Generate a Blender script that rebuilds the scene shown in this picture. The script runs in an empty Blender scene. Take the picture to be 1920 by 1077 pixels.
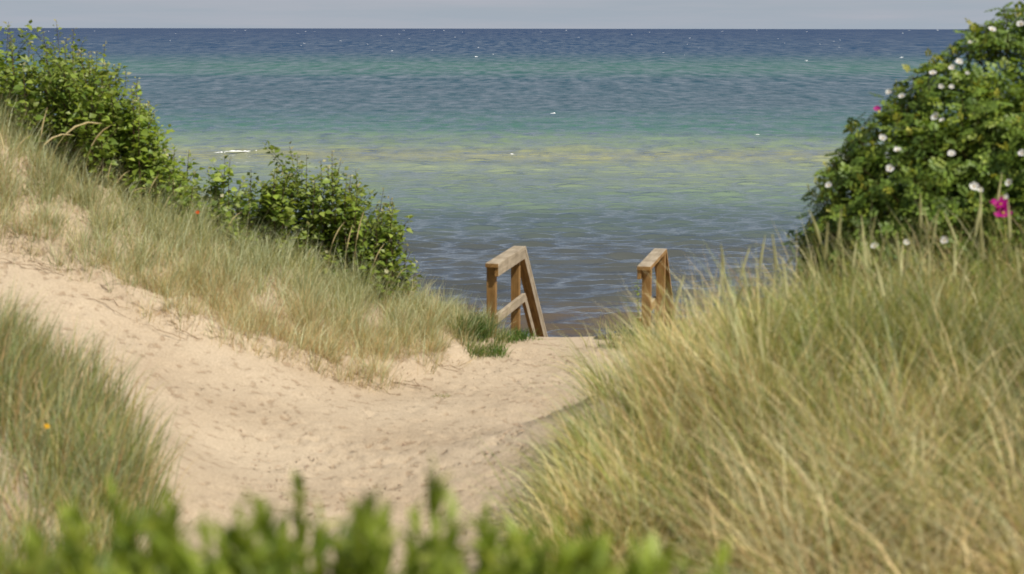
import bpy, math, random
import numpy as np
from mathutils import Vector, Matrix

random.seed(7)
RNG = np.random.default_rng(11)
SC = bpy.context.scene
COL = SC.collection
R = math.radians

# ------------------------------------------------------------------ camera
CAM_H = 8.5                      # metres above the sea
FPX, CX, CY = 3000.0, 960.0, 538.5
PITCH = math.atan((CY - 53.5) / FPX)
cam_d = bpy.data.cameras.new('camera')
cam_d.sensor_width = 36.0
cam_d.lens = FPX / 1920.0 * 36.0
cam_d.clip_start = 0.1
cam_d.clip_end = 60000.0
cam_d.dof.use_dof = True
cam_d.dof.focus_distance = 45.0
cam_d.dof.aperture_fstop = 2.2
cam = bpy.data.objects.new('camera', cam_d)
COL.objects.link(cam)
cam.location = (0, 0, CAM_H)
cam.rotation_euler = (R(90) - PITCH, R(-0.08), 0)
SC.camera = cam

# ------------------------------------------------------------------ sky and sun
SUN_EL, SUN_AZ = 56.0, 130.0     # azimuth clockwise from +Y (the sea)
W = bpy.data.worlds.new('World')
SC.world = W
W.use_nodes = True
wn, wl = W.node_tree.nodes, W.node_tree.links
wn.clear()
wo = wn.new('ShaderNodeOutputWorld'); bg = wn.new('ShaderNodeBackground')
sky = wn.new('ShaderNodeTexSky'); sky.sky_type = 'NISHITA'; sky.sun_disc = False
sky.sun_elevation = R(SUN_EL); sky.sun_rotation = R(SUN_AZ)
sky.air_density = 1.0; sky.dust_density = 0.6; sky.ozone_density = 1.5
tc = wn.new('ShaderNodeTexCoord'); mp = wn.new('ShaderNodeMapping')
mp.inputs['Scale'].default_value = (2.2, 2.2, 34.0)
cn = wn.new('ShaderNodeTexNoise'); cn.inputs['Scale'].default_value = 1.7
cn.inputs['Detail'].default_value = 6; cn.inputs['Roughness'].default_value = 0.6
cr = wn.new('ShaderNodeValToRGB')
cr.color_ramp.elements[0].position = 0.42; cr.color_ramp.elements[0].color = (0, 0, 0, 1)
cr.color_ramp.elements[1].position = 0.68; cr.color_ramp.elements[1].color = (0.85, 0.85, 0.85, 1)
sxyz = wn.new('ShaderNodeSeparateXYZ'); wl.new(tc.outputs['Generated'], sxyz.inputs['Vector'])
def wmath(op, a, b):
    q = wn.new('ShaderNodeMath'); q.operation = op
    for i_, v_ in enumerate((a, b)):
        if isinstance(v_, (int, float)): q.inputs[i_].default_value = v_
        else: wl.new(v_, q.inputs[i_])
    return q.outputs[0]
hz = wmath('POWER', 2.718, wmath('MULTIPLY', wmath('MAXIMUM', sxyz.outputs['Z'], 0.0), -4.5))   # summer haze over the horizon
hzm = wn.new('ShaderNodeMix'); hzm.data_type = 'RGBA'; hzm.inputs['B'].default_value = (5.0, 5.75, 6.7, 1)
cmx = wn.new('ShaderNodeMix'); cmx.data_type = 'RGBA'; cmx.inputs['B'].default_value = (6.1, 6.25, 7.0, 1)
wl.new(tc.outputs['Generated'], mp.inputs['Vector']); wl.new(mp.outputs['Vector'], cn.inputs['Vector'])
wl.new(cn.outputs['Fac'], cr.inputs['Fac']); wl.new(wmath('MULTIPLY', cr.outputs['Color'], wmath('POWER', 2.718, wmath('MULTIPLY', wmath('MAXIMUM', sxyz.outputs['Z'], 0.0), -2.5))), cmx.inputs['Factor'])
wl.new(hz, hzm.inputs['Factor']); wl.new(sky.outputs['Color'], hzm.inputs['A']); wl.new(hzm.outputs['Result'], cmx.inputs['A'])
wl.new(cmx.outputs['Result'], bg.inputs['Color'])
bg.inputs['Strength'].default_value = 0.060
wl.new(bg.outputs['Background'], wo.inputs['Surface'])

sd = bpy.data.lights.new('sun', 'SUN'); sd.energy = 4.6; sd.angle = R(0.6); sd.color = (1.0, 0.94, 0.84)
so = bpy.data.objects.new('sun', sd); COL.objects.link(so)
_e, _a = R(SUN_EL), R(SUN_AZ)
SUNV = Vector((math.cos(_e) * math.sin(_a), math.cos(_e) * math.cos(_a), math.sin(_e)))
so.rotation_euler = SUNV.to_track_quat('Z', 'Y').to_euler()
so.location = SUNV * 60

SC.view_settings.view_transform = 'Standard'
SC.view_settings.look = 'None'
SC.view_settings.exposure = 0.28
SC.view_settings.gamma = 1.0
SC.render.engine = 'CYCLES'
SC.cycles.use_denoising = True
SC.cycles.max_bounces = 6
SC.cycles.transparent_max_bounces = 4

# ------------------------------------------------------------------ helpers
CAMROT = cam.rotation_euler.to_matrix()
def at(px, py, Y):
    """world point on the ray of photo pixel (px, py) at depth Y in front of the camera"""
    d = CAMROT @ Vector(((px - CX) / FPX, -(py - CY) / FPX, -1.0))
    return Vector((0, 0, CAM_H)) + d * (Y / d.y)

def tag(o, label=None, cat=None, group=None, kind=None):
    if label: o['label'] = label
    if cat: o['category'] = cat
    if group: o['group'] = group
    if kind: o['kind'] = kind
    return o

def empty(name, loc, rz=0.0):
    o = bpy.data.objects.new(name, None); COL.objects.link(o)
    o.location = loc; o.rotation_euler = (0, 0, rz); o.empty_display_size = 0.1
    return o

def mesh_np(name, V, F, mat=None, col=None, smooth=True):
    """V (n,3) array; F list of face arrays each (m,3) or (m,4)"""
    me = bpy.data.meshes.new(name)
    V = np.asarray(V, dtype=np.float32)
    if not isinstance(F, list): F = [F]
    F = [np.asarray(f, dtype=np.int32) for f in F if len(f)]
    loops = np.concatenate([f.ravel() for f in F])
    tot = np.concatenate([np.full(len(f), f.shape[1], dtype=np.int32) for f in F])
    start = np.concatenate([[0], np.cumsum(tot)[:-1]]).astype(np.int32)
    me.vertices.add(len(V)); me.vertices.foreach_set('co', V.ravel())
    me.loops.add(len(loops)); me.loops.foreach_set('vertex_index', loops)
    me.polygons.add(len(tot)); me.polygons.foreach_set('loop_start', start); me.polygons.foreach_set('loop_total', tot)
    me.polygons.foreach_set('use_smooth', np.full(len(tot), smooth, dtype=bool))
    if col is not None:
        c = np.ones((len(V), 4), dtype=np.float32); c[:, :3] = col
        a = me.color_attributes.new('col', 'FLOAT_COLOR', 'POINT'); a.data.foreach_set('color', c.ravel())
    me.update(calc_edges=True); me.validate()
    if mat: me.materials.append(mat)
    return me

def obj(name, me, parent=None):
    o = bpy.data.objects.new(name, me); COL.objects.link(o)
    if parent: o.parent = parent
    return o

def _hash(ix, iy, seed):
    n = (ix.astype(np.int64) * 374761393 + iy.astype(np.int64) * 668265263 + seed * 1442695041) & 0xffffffff
    n = ((n ^ (n >> 13)) * 1274126177) & 0xffffffff
    n = n ^ (n >> 16)
    return (n & 0xffffff) / float(0xffffff)
def vnoise(x, y, seed=0):
    ix, iy = np.floor(x), np.floor(y)
    fx, fy = x - ix, y - iy
    fx = fx * fx * (3 - 2 * fx); fy = fy * fy * (3 - 2 * fy)
    a = _hash(ix, iy, seed); b = _hash(ix + 1, iy, seed); c = _hash(ix, iy + 1, seed); d = _hash(ix + 1, iy + 1, seed)
    return (a * (1 - fx) + b * fx) * (1 - fy) + (c * (1 - fx) + d * fx) * fy - 0.5
def fbm(x, y, seed=0, octv=4):
    s, a = 0, 1.0
    for k in range(octv):
        s = s + a * vnoise(x * 2 ** k, y * 2 ** k, seed + k * 17); a *= 0.5
    return s

def sstep(a, b, x):
    t = np.clip((x - a) / (b - a), 0, 1); return t * t * (3 - 2 * t)

def in_poly(P, x, y):
    ins = np.zeros(x.shape, dtype=bool); n = len(P); j = n - 1
    for i in range(n):
        xi, yi = P[i]; xj, yj = P[j]
        c = ((yi > y) != (yj > y)) & (x < (xj - xi) * (y - yi) / (yj - yi + 1e-12) + xi)
        ins ^= c; j = i
    return ins
def poly_dist(P, x, y, closed=True):
    d = np.full(x.shape, 1e9)
    n = len(P)
    for i in range(n if closed else n - 1):
        ax, ay = P[i]; bx, by = P[(i + 1) % n]
        dx, dy = bx - ax, by - ay
        t = np.clip(((x - ax) * dx + (y - ay) * dy) / (dx * dx + dy * dy + 1e-12), 0, 1)
        d = np.minimum(d, np.hypot(x - ax - t * dx, y - ay - t * dy))
    return d

# ------------------------------------------------------------------ materials
def new_mat(name):
    m = bpy.data.materials.new(name); m.use_nodes = True
    nt = m.node_tree; nt.nodes.clear()
    out = nt.nodes.new('ShaderNodeOutputMaterial')
    return m, nt.nodes, nt.links, out

def leaf_mat(name, transl=0.35, rough=0.55, spec=0.3, var=0.25):
    m, n, l, out = new_mat(name)
    at_ = n.new('ShaderNodeAttribute'); at_.attribute_name = 'col'
    oi = n.new('ShaderNodeObjectInfo')
    hsv = n.new('ShaderNodeHueSaturation')
    mr = n.new('ShaderNodeMapRange'); mr.inputs['To Min'].default_value = 1 - var; mr.inputs['To Max'].default_value = 1 + var
    l.new(oi.outputs['Random'], mr.inputs['Value']); l.new(mr.outputs['Result'], hsv.inputs['Value'])
    l.new(at_.outputs['Color'], hsv.inputs['Color'])
    p = n.new('ShaderNodeBsdfPrincipled'); p.inputs['Roughness'].default_value = rough
    p.inputs['Specular IOR Level'].default_value = spec
    t = n.new('ShaderNodeBsdfTranslucent')
    mx = n.new('ShaderNodeMixShader'); mx.inputs['Fac'].default_value = transl
    l.new(hsv.outputs['Color'], p.inputs['Base Color'])
    tm = n.new('ShaderNodeMix'); tm.data_type = 'RGBA'; tm.blend_type = 'MULTIPLY'; tm.inputs['Factor'].default_value = 1
    tm.inputs['B'].default_value = (1.2, 1.15, 0.7, 1)
    l.new(hsv.outputs['Color'], tm.inputs['A']); l.new(tm.outputs['Result'], t.inputs['Color'])
    l.new(p.outputs['BSDF'], mx.inputs[1]); l.new(t.outputs['BSDF'], mx.inputs[2])
    l.new(mx.outputs['Shader'], out.inputs['Surface'])
    return m
M_GRASS = leaf_mat('grass_blade', 0.32, 0.55, 0.25, 0.0)
M_LEAF = leaf_mat('shrub_leaf', 0.44, 0.45, 0.4, 0.25)
M_ROSE = leaf_mat('rose_leaf', 0.28, 0.5, 0.35, 0.25)
M_PETAL = leaf_mat('petal', 0.35, 0.6, 0.2, 0.05)
M_STEM = leaf_mat('stem_bark', 0.0, 0.7, 0.2, 0.0)

def sand_mat():
    m, n, l, out = new_mat('dune_sand')
    g = n.new('ShaderNodeNewGeometry')
    p = n.new('ShaderNodeBsdfPrincipled'); p.inputs['Roughness'].default_value = 0.95
    p.inputs['Specular IOR Level'].default_value = 0.1
    n1 = n.new('ShaderNodeTexNoise'); n1.inputs['Scale'].default_value = 0.9; n1.inputs['Detail'].default_value = 5
    r1 = n.new('ShaderNodeValToRGB')
    r1.color_ramp.elements[0].position = 0.3; r1.color_ramp.elements[0].color = (0.408, 0.324, 0.226, 1)
    r1.color_ramp.elements[1].position = 0.7; r1.color_ramp.elements[1].color = (0.498, 0.408, 0.294, 1)
    n2 = n.new('ShaderNodeTexNoise'); n2.inputs['Scale'].default_value = 55; n2.inputs['Detail'].default_value = 6; n2.inputs['Roughness'].default_value = 0.7
    r2 = n.new('ShaderNodeValToRGB')
    r2.color_ramp.elements[0].position = 0.30; r2.color_ramp.elements[0].color = (0.72, 0.70, 0.66, 1)
    r2.color_ramp.elements[1].position = 0.60; r2.color_ramp.elements[1].color = (1.06, 1.05, 1.04, 1)
    # mottled dents: shade put into the colour, hollows into the bump
    n3 = n.new('ShaderNodeTexNoise'); n3.inputs['Scale'].default_value = 9.5; n3.inputs['Detail'].default_value = 4
    r3 = n.new('ShaderNodeValToRGB')
    r3.color_ramp.elements[0].position = 0.33; r3.color_ramp.elements[0].color = (0.66, 0.59, 0.53, 1)
    r3.color_ramp.elements[1].position = 0.42; r3.color_ramp.elements[1].color = (1, 1, 1, 1)
    m1 = n.new('ShaderNodeMix'); m1.data_type = 'RGBA'; m1.blend_type = 'MULTIPLY'; m1.inputs['Factor'].default_value = 1
    m2 = n.new('ShaderNodeMix'); m2.data_type = 'RGBA'; m2.blend_type = 'MULTIPLY'; m2.inputs['Factor'].default_value = 0.65
    for q in (n1, n2, n3): l.new(g.outputs['Position'], q.inputs['Vector'])
    l.new(n1.outputs['Fac'], r1.inputs['Fac']); l.new(n2.outputs['Fac'], r2.inputs['Fac']); l.new(n3.outputs['Fac'], r3.inputs['Fac'])
    l.new(r1.outputs['Color'], m1.inputs['A']); l.new(r2.outputs['Color'], m1.inputs['B'])
    l.new(m1.outputs['Result'], m2.inputs['A']); l.new(r3.outputs['Color'], m2.inputs['B'])
    l.new(m2.outputs['Result'], p.inputs['Base Color'])
    b = n.new('ShaderNodeBump'); b.inputs['Strength'].default_value = 0.5; b.inputs['Distance'].default_value = 0.012
    b2 = n.new('ShaderNodeBump'); b2.inputs['Strength'].default_value = 1.0; b2.inputs['Distance'].default_value = 0.018
    l.new(r3.outputs['Color'], b2.inputs['Height']); l.new(b2.outputs['Normal'], b.inputs['Normal'])
    l.new(n2.outputs['Fac'], b.inputs['Height']); l.new(b.outputs['Normal'], p.inputs['Normal'])
    l.new(p.outputs['BSDF'], out.inputs['Surface'])
    return m

def wood_mat(name, c0, c1, axis_scale):
    """c0 dark grain, c1 light grain; object coordinates, the grain runs along the local X axis"""
    m, n, l, out = new_mat(name)
    tcn = n.new('ShaderNodeTexCoord'); mpn = n.new('ShaderNodeMapping'); mpn.inputs['Scale'].default_value = axis_scale
    n1 = n.new('ShaderNodeTexNoise'); n1.inputs['Scale'].default_value = 1; n1.inputs['Detail'].default_value = 6; n1.inputs['Roughness'].default_value = 0.65
    r1 = n.new('ShaderNodeValToRGB')
    r1.color_ramp.elements[0].position = 0.32; r1.color_ramp.elements[0].color = (*c0, 1)
    r1.color_ramp.elements[1].position = 0.68; r1.color_ramp.elements[1].color = (*c1, 1)
    n2 = n.new('ShaderNodeTexNoise'); n2.inputs['Scale'].default_value = 5; n2.inputs['Detail'].default_value = 4
    r2 = n.new('ShaderNodeValToRGB')
    r2.color_ramp.elements[0].position = 0.35; r2.color_ramp.elements[0].color = (0.68, 0.66, 0.64, 1)
    r2.color_ramp.elements[1].position = 0.62; r2.color_ramp.elements[1].color = (1.05, 1.05, 1.05, 1)
    mx = n.new('ShaderNodeMix'); mx.data_type = 'RGBA'; mx.blend_type = 'MULTIPLY'; mx.inputs['Factor'].default_value = 0.8
    p = n.new('ShaderNodeBsdfPrincipled'); p.inputs['Roughness'].default_value = 0.75; p.inputs['Specular IOR Level'].default_value = 0.2
    b = n.new('ShaderNodeBump'); b.inputs['Strength'].default_value = 0.5; b.inputs['Distance'].default_value = 0.004
    l.new(tcn.outputs['Object'], mpn.inputs['Vector']); l.new(mpn.outputs['Vector'], n1.inputs['Vector'])
    l.new(tcn.outputs['Object'], n2.inputs['Vector'])
    l.new(n1.outputs['Fac'], r1.inputs['Fac']); l.new(n2.outputs['Fac'], r2.inputs['Fac'])
    l.new(r1.outputs['Color'], mx.inputs['A']); l.new(r2.outputs['Color'], mx.inputs['B'])
    l.new(mx.outputs['Result'], p.inputs['Base Color'])
    l.new(n1.outputs['Fac'], b.inputs['Height']); l.new(b.outputs['Normal'], p.inputs['Normal'])
    l.new(p.outputs['BSDF'], out.inputs['Surface'])
    return m
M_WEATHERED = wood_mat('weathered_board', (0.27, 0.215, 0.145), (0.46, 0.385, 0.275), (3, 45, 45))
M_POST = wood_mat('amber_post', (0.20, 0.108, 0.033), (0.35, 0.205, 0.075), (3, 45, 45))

def water_mat():
    m, n, l, out = new_mat('sea_water')
    g = n.new('ShaderNodeNewGeometry')
    sep = n.new('ShaderNodeSeparateXYZ'); l.new(g.outputs['Position'], sep.inputs['Vector'])
    # zones of the sea bed by distance offshore: coordinate u = 1000 / y with a wandering offset
    mpa = n.new('ShaderNodeMapping'); mpa.inputs['Scale'].default_value = (0.010, 0.022, 0)
    l.new(g.outputs['Position'], mpa.inputs['Vector'])
    na = n.new('ShaderNodeTexNoise'); na.inputs['Scale'].default_value = 1; na.inputs['Detail'].default_value = 4
    l.new(mpa.outputs['Vector'], na.inputs['Vector'])
    def math_(op, a, b=None):
        q = n.new('ShaderNodeMath'); q.operation = op
        for i, v in enumerate((a, b)):
            if v is None: continue
            if isinstance(v, (int, float)): q.inputs[i].default_value = v
            else: l.new(v, q.inputs[i])
        return q.outputs[0]
    wob = math_('ADD', math_('MULTIPLY', na.outputs['Fac'], 0.22), 0.89)
    u = math_('DIVIDE', 45.0, math_('MULTIPLY', sep.outputs['Y'], wob))      # 1 near the beach, 0 at the horizon
    ramp = n.new('ShaderNodeValToRGB'); cr_ = ramp.color_ramp
    cr_.interpolation = 'EASE'
    def px(y): return (y - 53.5) / 568.0
    stops = [(px(56), (0.022, 0.048, 0.110)), (px(92), (0.022, 0.055, 0.112)), (px(126), (0.050, 0.124, 0.112)),
             (px(150), (0.034, 0.078, 0.108)), (px(190), (0.034, 0.080, 0.104)), (px(235), (0.060, 0.146, 0.112)),
             (px(268), (0.200, 0.262, 0.150)), (px(288), (0.290, 0.295, 0.155)), (px(318), (0.230, 0.272, 0.168)), (px(365), (0.150, 0.205, 0.142)),
             (px(405), (0.090, 0.120, 0.106)), (px(470), (0.074, 0.080, 0.074)), (px(560), (0.076, 0.078, 0.070)), (px(600), (0.095, 0.075, 0.055))]
    cr_.elements[0].position = stops[0][0]; cr_.elements[0].color = (*stops[0][1], 1)
    cr_.elements[1].position = stops[-1][0]; cr_.elements[1].color = (*stops[-1][1], 1)
    for pos, c in stops[1:-1]:
        e = cr_.elements.new(pos); e.color = (*c, 1)
    l.new(u, ramp.inputs['Fac'])
    # patches of weed and sand on the bed
    mpb = n.new('ShaderNodeMapping'); mpb.inputs['Scale'].default_value = (0.05, 0.16, 0)
    l.new(g.outputs['Position'], mpb.inputs['Vector'])
    nb = n.new('ShaderNodeTexNoise'); nb.inputs['Scale'].default_value = 1; nb.inputs['Detail'].default_value = 5
    l.new(mpb.outputs['Vector'], nb.inputs['Vector'])
    rb = n.new('ShaderNodeValToRGB')
    rb.color_ramp.elements[0].position = 0.3; rb.color_ramp.elements[0].color = (0.82, 0.84, 0.87, 1)
    rb.color_ramp.elements[1].position = 0.7; rb.color_ramp.elements[1].color = (1.14, 1.13, 1.09, 1)
    l.new(nb.outputs['Fac'], rb.inputs['Fac'])
    mx = n.new('ShaderNodeMix'); mx.data_type = 'RGBA'; mx.blend_type = 'MULTIPLY'; mx.inputs['Factor'].default_value = 1
    l.new(ramp.outputs['Color'], mx.inputs['A']); l.new(rb.outputs['Color'], mx.inputs['B'])
    def layer(sx, sy, det, rough=0.55):
        mm = n.new('ShaderNodeMapping'); mm.inputs['Scale'].default_value = (sx, sy, 0.3); mm.inputs['Rotation'].default_value = (0, 0, 0.05)
        l.new(g.outputs['Position'], mm.inputs['Vector'])
        nn = n.new('ShaderNodeTexNoise'); nn.inputs['Scale'].default_value = 1; nn.inputs['Detail'].default_value = det; nn.inputs['Roughness'].default_value = rough
        l.new(mm.outputs['Vector'], nn.inputs['Vector'])
        return nn.outputs['Fac']
    # ripples: fine relief on the modelled waves
    H = math_('MULTIPLY', layer(2.4, 6.0, 4, 0.58), 0.042)
    b = n.new('ShaderNodeBump'); b.inputs['Strength'].default_value = 1.0; b.inputs['Distance'].default_value = 1.0
    l.new(H, b.inputs['Height'])
    # wave faces and gust streaks farther out, from metres to hundreds of metres
    S = None
    def ramp_w(a, b):
        q = n.new('ShaderNodeMapRange'); q.interpolation_type = 'SMOOTHSTEP'
        q.inputs['From Min'].default_value = a; q.inputs['From Max'].default_value = b
        l.new(sep.outputs['Y'], q.inputs['Value']); return q.outputs['Result']
    for sx, sy, y0, y1, y2, y3 in ((0.62, 0.24, 60, 140, 300, 700), (0.30, 0.062, 150, 320, 800, 2000), (0.14, 0.013, 450, 900, 2500, 6000), (0.065, 0.0020, 1500, 2600, 20000, 40000)):
        q = math_('MULTIPLY', math_('SUBTRACT', layer(sx, sy, 3, 0.62), 0.5), 0.6 if y0 == 60 else 1.0)
        q = math_('MULTIPLY', q, math_('MULTIPLY', ramp_w(y0, y1), math_('SUBTRACT', 1.0, ramp_w(y2, y3))))
        S = q if S is None else math_('ADD', S, q)
    fr = n.new('ShaderNodeFresnel'); fr.inputs['IOR'].default_value = 1.52; l.new(b.outputs['Normal'], fr.inputs['Normal'])
    # a wind-roughened sea mirrors less sky the farther off its steep wave faces hide the flats
    cap = n.new('ShaderNodeMapRange'); cap.inputs['From Min'].default_value = 0.0; cap.inputs['From Max'].default_value = 0.7
    cap.inputs['To Min'].default_value = 0.18; cap.inputs['To Max'].default_value = 0.95
    l.new(u, cap.inputs['Value'])
    k = math_('MINIMUM', math_('SUBTRACT', math_('MULTIPLY', fr.outputs['Fac'], 2.3), 0.10), cap.outputs['Result'])
    k = math_('MAXIMUM', math_('MULTIPLY', k, math_('ADD', 1.0, math_('MULTIPLY', S, 6.5))), 0.02)
    df = n.new('ShaderNodeBsdfDiffuse'); gl = n.new('ShaderNodeBsdfGlossy'); gl.inputs['Roughness'].default_value = 0.03
    l.new(b.outputs['Normal'], gl.inputs['Normal']); l.new(mx.outputs['Result'], df.inputs['Color'])
    ms = n.new('ShaderNodeMixShader'); l.new(k, ms.inputs['Fac']); l.new(df.outputs['BSDF'], ms.inputs[1]); l.new(gl.outputs['BSDF'], ms.inputs[2])
    l.new(ms.outputs['Shader'], out.inputs['Surface'])
    return m

# ------------------------------------------------------------------ the ground: control points, thin-plate spline
LAND_Z = CAM_H - 3.47
EDGE_LEFT = [(-260, 330, 14.9), (-120, 425, 14.8), (0, 462, 14.7), (100, 500, 14.6), (200, 555, 14.4), (260, 590, 14.3), (330, 618, 14.25), (450, 658, 14.3), (560, 685, 14.5), (700, 735, 14.7), (800, 705, 15.4), (860, 680, 16.1), (925, 660, 16.9)]
RIDGE = [(-260, 215, 15.4), (-120, 250, 15.5), (0, 300, 15.6), (200, 385, 16.0), (400, 468, 16.3), (600, 530, 16.6), (780, 592, 16.9), (880, 628, 17.2)]
NEAR_L = [(60, 690, 11.2), (180, 750, 10.9), (280, 850, 10.4), (325, 920, 9.8), (330, 1010, 9.0)]
FOOT_R = [(1000, 1062, 8.8), (1020, 975, 9.6), (1040, 885, 10.3), (1085, 800, 11.0), (1135, 735, 11.8)]
ctrl = [at(*p) for p in EDGE_LEFT + RIDGE + NEAR_L + FOOT_R]
ctrl += [at(*p) for p in [(1070, 632, 18.0), (1000, 640, 17.7), (1150, 638, 17.7), (950, 690, 16.2), (900, 760, 14.2), (800, 850, 12.0), (700, 1000, 9.8),
                          (400, 720, 13.4), (200, 605, 13.9), (50, 525, 14.2), (0, 520, 14.2), (-150, 470, 14.3), (600, 850, 12.0), (400, 850, 11.6), (300, 760, 12.3), (150, 640, 13.2), (0, 590, 13.2), (900, 930, 10.5), (1000, 800, 12.3)]]
def rel(x, y, z): return Vector((x, y, CAM_H + z))
ctrl += [rel(0, 5, -2.35), (rel(-2.5, 5, -2.2)), rel(2.5, 4.5, -1.95), rel(0, 2.5, -1.75), rel(-3, 2, -1.65), rel(3, 2, -1.65), rel(0, 0, -1.65), rel(-7, 3, -1.6), rel(7, 3, -1.5),
         rel(-3.2, 9, -2.30), rel(-2.5, 8.2, -2.55), rel(-4.6, 9, -1.95), rel(-3.0, 7, -2.25), rel(-7.5, 9, -1.6), rel(-7.5, 13, -1.3), rel(-8, 16, -0.95),
         rel(2.5, 8.2, -1.92), rel(1.5, 8.6, -2.05), rel(0.95, 9.0, -2.32), rel(0.55, 9.4, -2.62), rel(0.9, 7.2, -2.40), rel(2.0, 6.0, -2.05), rel(3.6, 8, -1.70), rel(3.2, 10.5, -1.75),
         rel(1.6, 11, -2.5), rel(1.2, 13, -3.2), rel(2.6, 14, -2.9), rel(1.9, 17.5, -3.45), rel(3.2, 17, -3.2), rel(6.5, 10, -1.5), rel(7, 16, -2.4),
         rel(-5.2, 18.2, -1.55), rel(-3.0, 18.2, -2.55), rel(-1.1, 18.2, -3.35), rel(0.3, 18.3, -3.5), rel(-8, 18.2, -1.1)]
CP = np.array([(p.x, p.y) for p in ctrl]); CZ = np.array([p.z for p in ctrl])
def _U(r2): return np.where(r2 > 1e-12, 0.5 * r2 * np.log(np.maximum(r2, 1e-12)), 0)
_n = len(CP)
_K = _U(((CP[:, None] - CP[None]) ** 2).sum(-1)) + np.eye(_n) * 0.01
_P = np.hstack([np.ones((_n, 1)), CP])
_A = np.block([[_K, _P], [_P.T, np.zeros((3, 3))]])
_w = np.linalg.solve(_A, np.concatenate([CZ, np.zeros(3)]))
def tps(x, y):
    z = np.full(x.shape, _w[_n]) + _w[_n + 1] * x + _w[_n + 2] * y
    for i in range(_n): z = z + _w[i] * _U((x - CP[i, 0]) ** 2 + (y - CP[i, 1]) ** 2)
    return z
EDGE_XY = [(at(*p).x, at(*p).y) for p in EDGE_LEFT]
def ground0(x, y):
    x = np.asarray(x, dtype=float); y = np.asarray(y, dtype=float)
    YC = 17.98
    xc = np.clip(x, -8, 7.5); yc = np.clip(y, -1, YC)
    z = tps(xc, yc)
    z = np.clip(z, CAM_H - 4.2, CAM_H + 0.6)
    d = np.maximum(0, y - YC)
    z = z - 0.98 * (np.sqrt(d * d + 0.01) - 0.1)
    beach = 0.95 - 0.06 * (y - 24)
    z = np.where(y > YC, np.maximum(z, beach) + 0.0, z)
    return z
def ground(x, y):
    """height without the fine relief"""
    x = np.asarray(x, dtype=float); y = np.asarray(y, dtype=float)
    z = ground0(x, y)
    # little eroded scarp under the grass edge on the left dune
    d = poly_dist(EDGE_XY, x, y, closed=False)
    ex = np.array([p[0] for p in EDGE_XY]); ey = np.array([p[1] for p in EDGE_XY])
    side = y - np.interp(x, ex, ey)
    up = (side > 0) & (x < ex[-1])
    amt = 0.10 * (0.6 + 0.9 * (vnoise(x * 1.1, y * 1.1, 5) + 0.5))
    z = z + np.where(up, amt * sstep(0, 0.12, d) * np.exp(-np.maximum(d - 0.1, 0) / 0.5), 0)
    return z
def gz(x, y): return float(ground(np.array([x]), np.array([y]))[0])

def build_dune():
    xs = np.concatenate([np.linspace(-60, -8, 26)[:-1], np.arange(-8, 6.5, 0.055), np.linspace(6.5, 60, 26)])
    ys = np.concatenate([np.linspace(-12, 4, 20)[:-1], np.arange(4, 19.5, 0.055), np.linspace(19.5, 46, 40)])
    X, Y = np.meshgrid(xs, ys)
    Z = ground(X, Y)
    near = sstep(3, 5, Y) * (1 - 0.85 * sstep(16.8, 17.6, Y)) * sstep(-9, -7.5, X) * (1 - sstep(6, 6.6, X))
    Z += 0.05 * fbm(X * 0.9, Y * 0.9, 3, 3) * near
    Z += 0.022 * fbm(X * 3.2, Y * 3.2, 31, 3) * near
    # footprints and scuffs along the trodden path
    r = np.random.default_rng(5)
    path = [at(700, 1010, 9.7), at(760, 920, 10.9), at(820, 840, 12.2), at(900, 760, 14.2), at(960, 690, 16.2), at(1070, 635, 17.9)]
    left = [at(800, 860, 12.0), at(500, 770, 12.9), at(250, 640, 13.7), at(30, 530, 14.2)]
    for _ in range(1500):
        pl = path if r.random() < 0.72 else left
        k = r.integers(0, len(pl) - 1); t = r.random()
        a = pl[k].lerp(pl[k + 1], t)
        fx, fy = a.x + r.normal(0, 0.55), a.y + r.normal(0, 0.45)
        if fy > 17.2: continue
        th = r.normal(0.2, 0.6); L, Wd = r.uniform(0.035, 0.10), r.uniform(0.028, 0.05)
        dep = r.uniform(0.006, 0.026)
        ix = np.where(np.abs(xs - fx) < 0.4)[0]; iy = np.where(np.abs(ys - fy) < 0.4)[0]
        if len(ix) < 2 or len(iy) < 2: continue
        sl = np.ix_(iy, ix)
        dx, dy = X[sl] - fx, Y[sl] - fy
        uu = (dx * math.sin(th) + dy * math.cos(th)) / L; vv = (dx * math.cos(th) - dy * math.sin(th)) / Wd
        q = uu * uu + vv * vv
        Z[sl] += dep * (-np.exp(-q) + 0.6 * np.exp(-(np.sqrt(q) - 1.6) ** 2 * 3))
    ny, nx = X.shape
    idx = np.arange(ny * nx).reshape(ny, nx)
    F = np.stack([idx[:-1, :-1], idx[:-1, 1:], idx[1:, 1:], idx[1:, :-1]], -1).reshape(-1, 4)
    o = obj('sand_dune', mesh_np('sand_dune', np.stack([X, Y, Z], -1).reshape(-1, 3), F, sand_mat()))
    tag(o, 'pale beige sand dune with a trodden path running down to the sea', 'sand', kind='structure')
    return o
build_dune()

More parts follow.
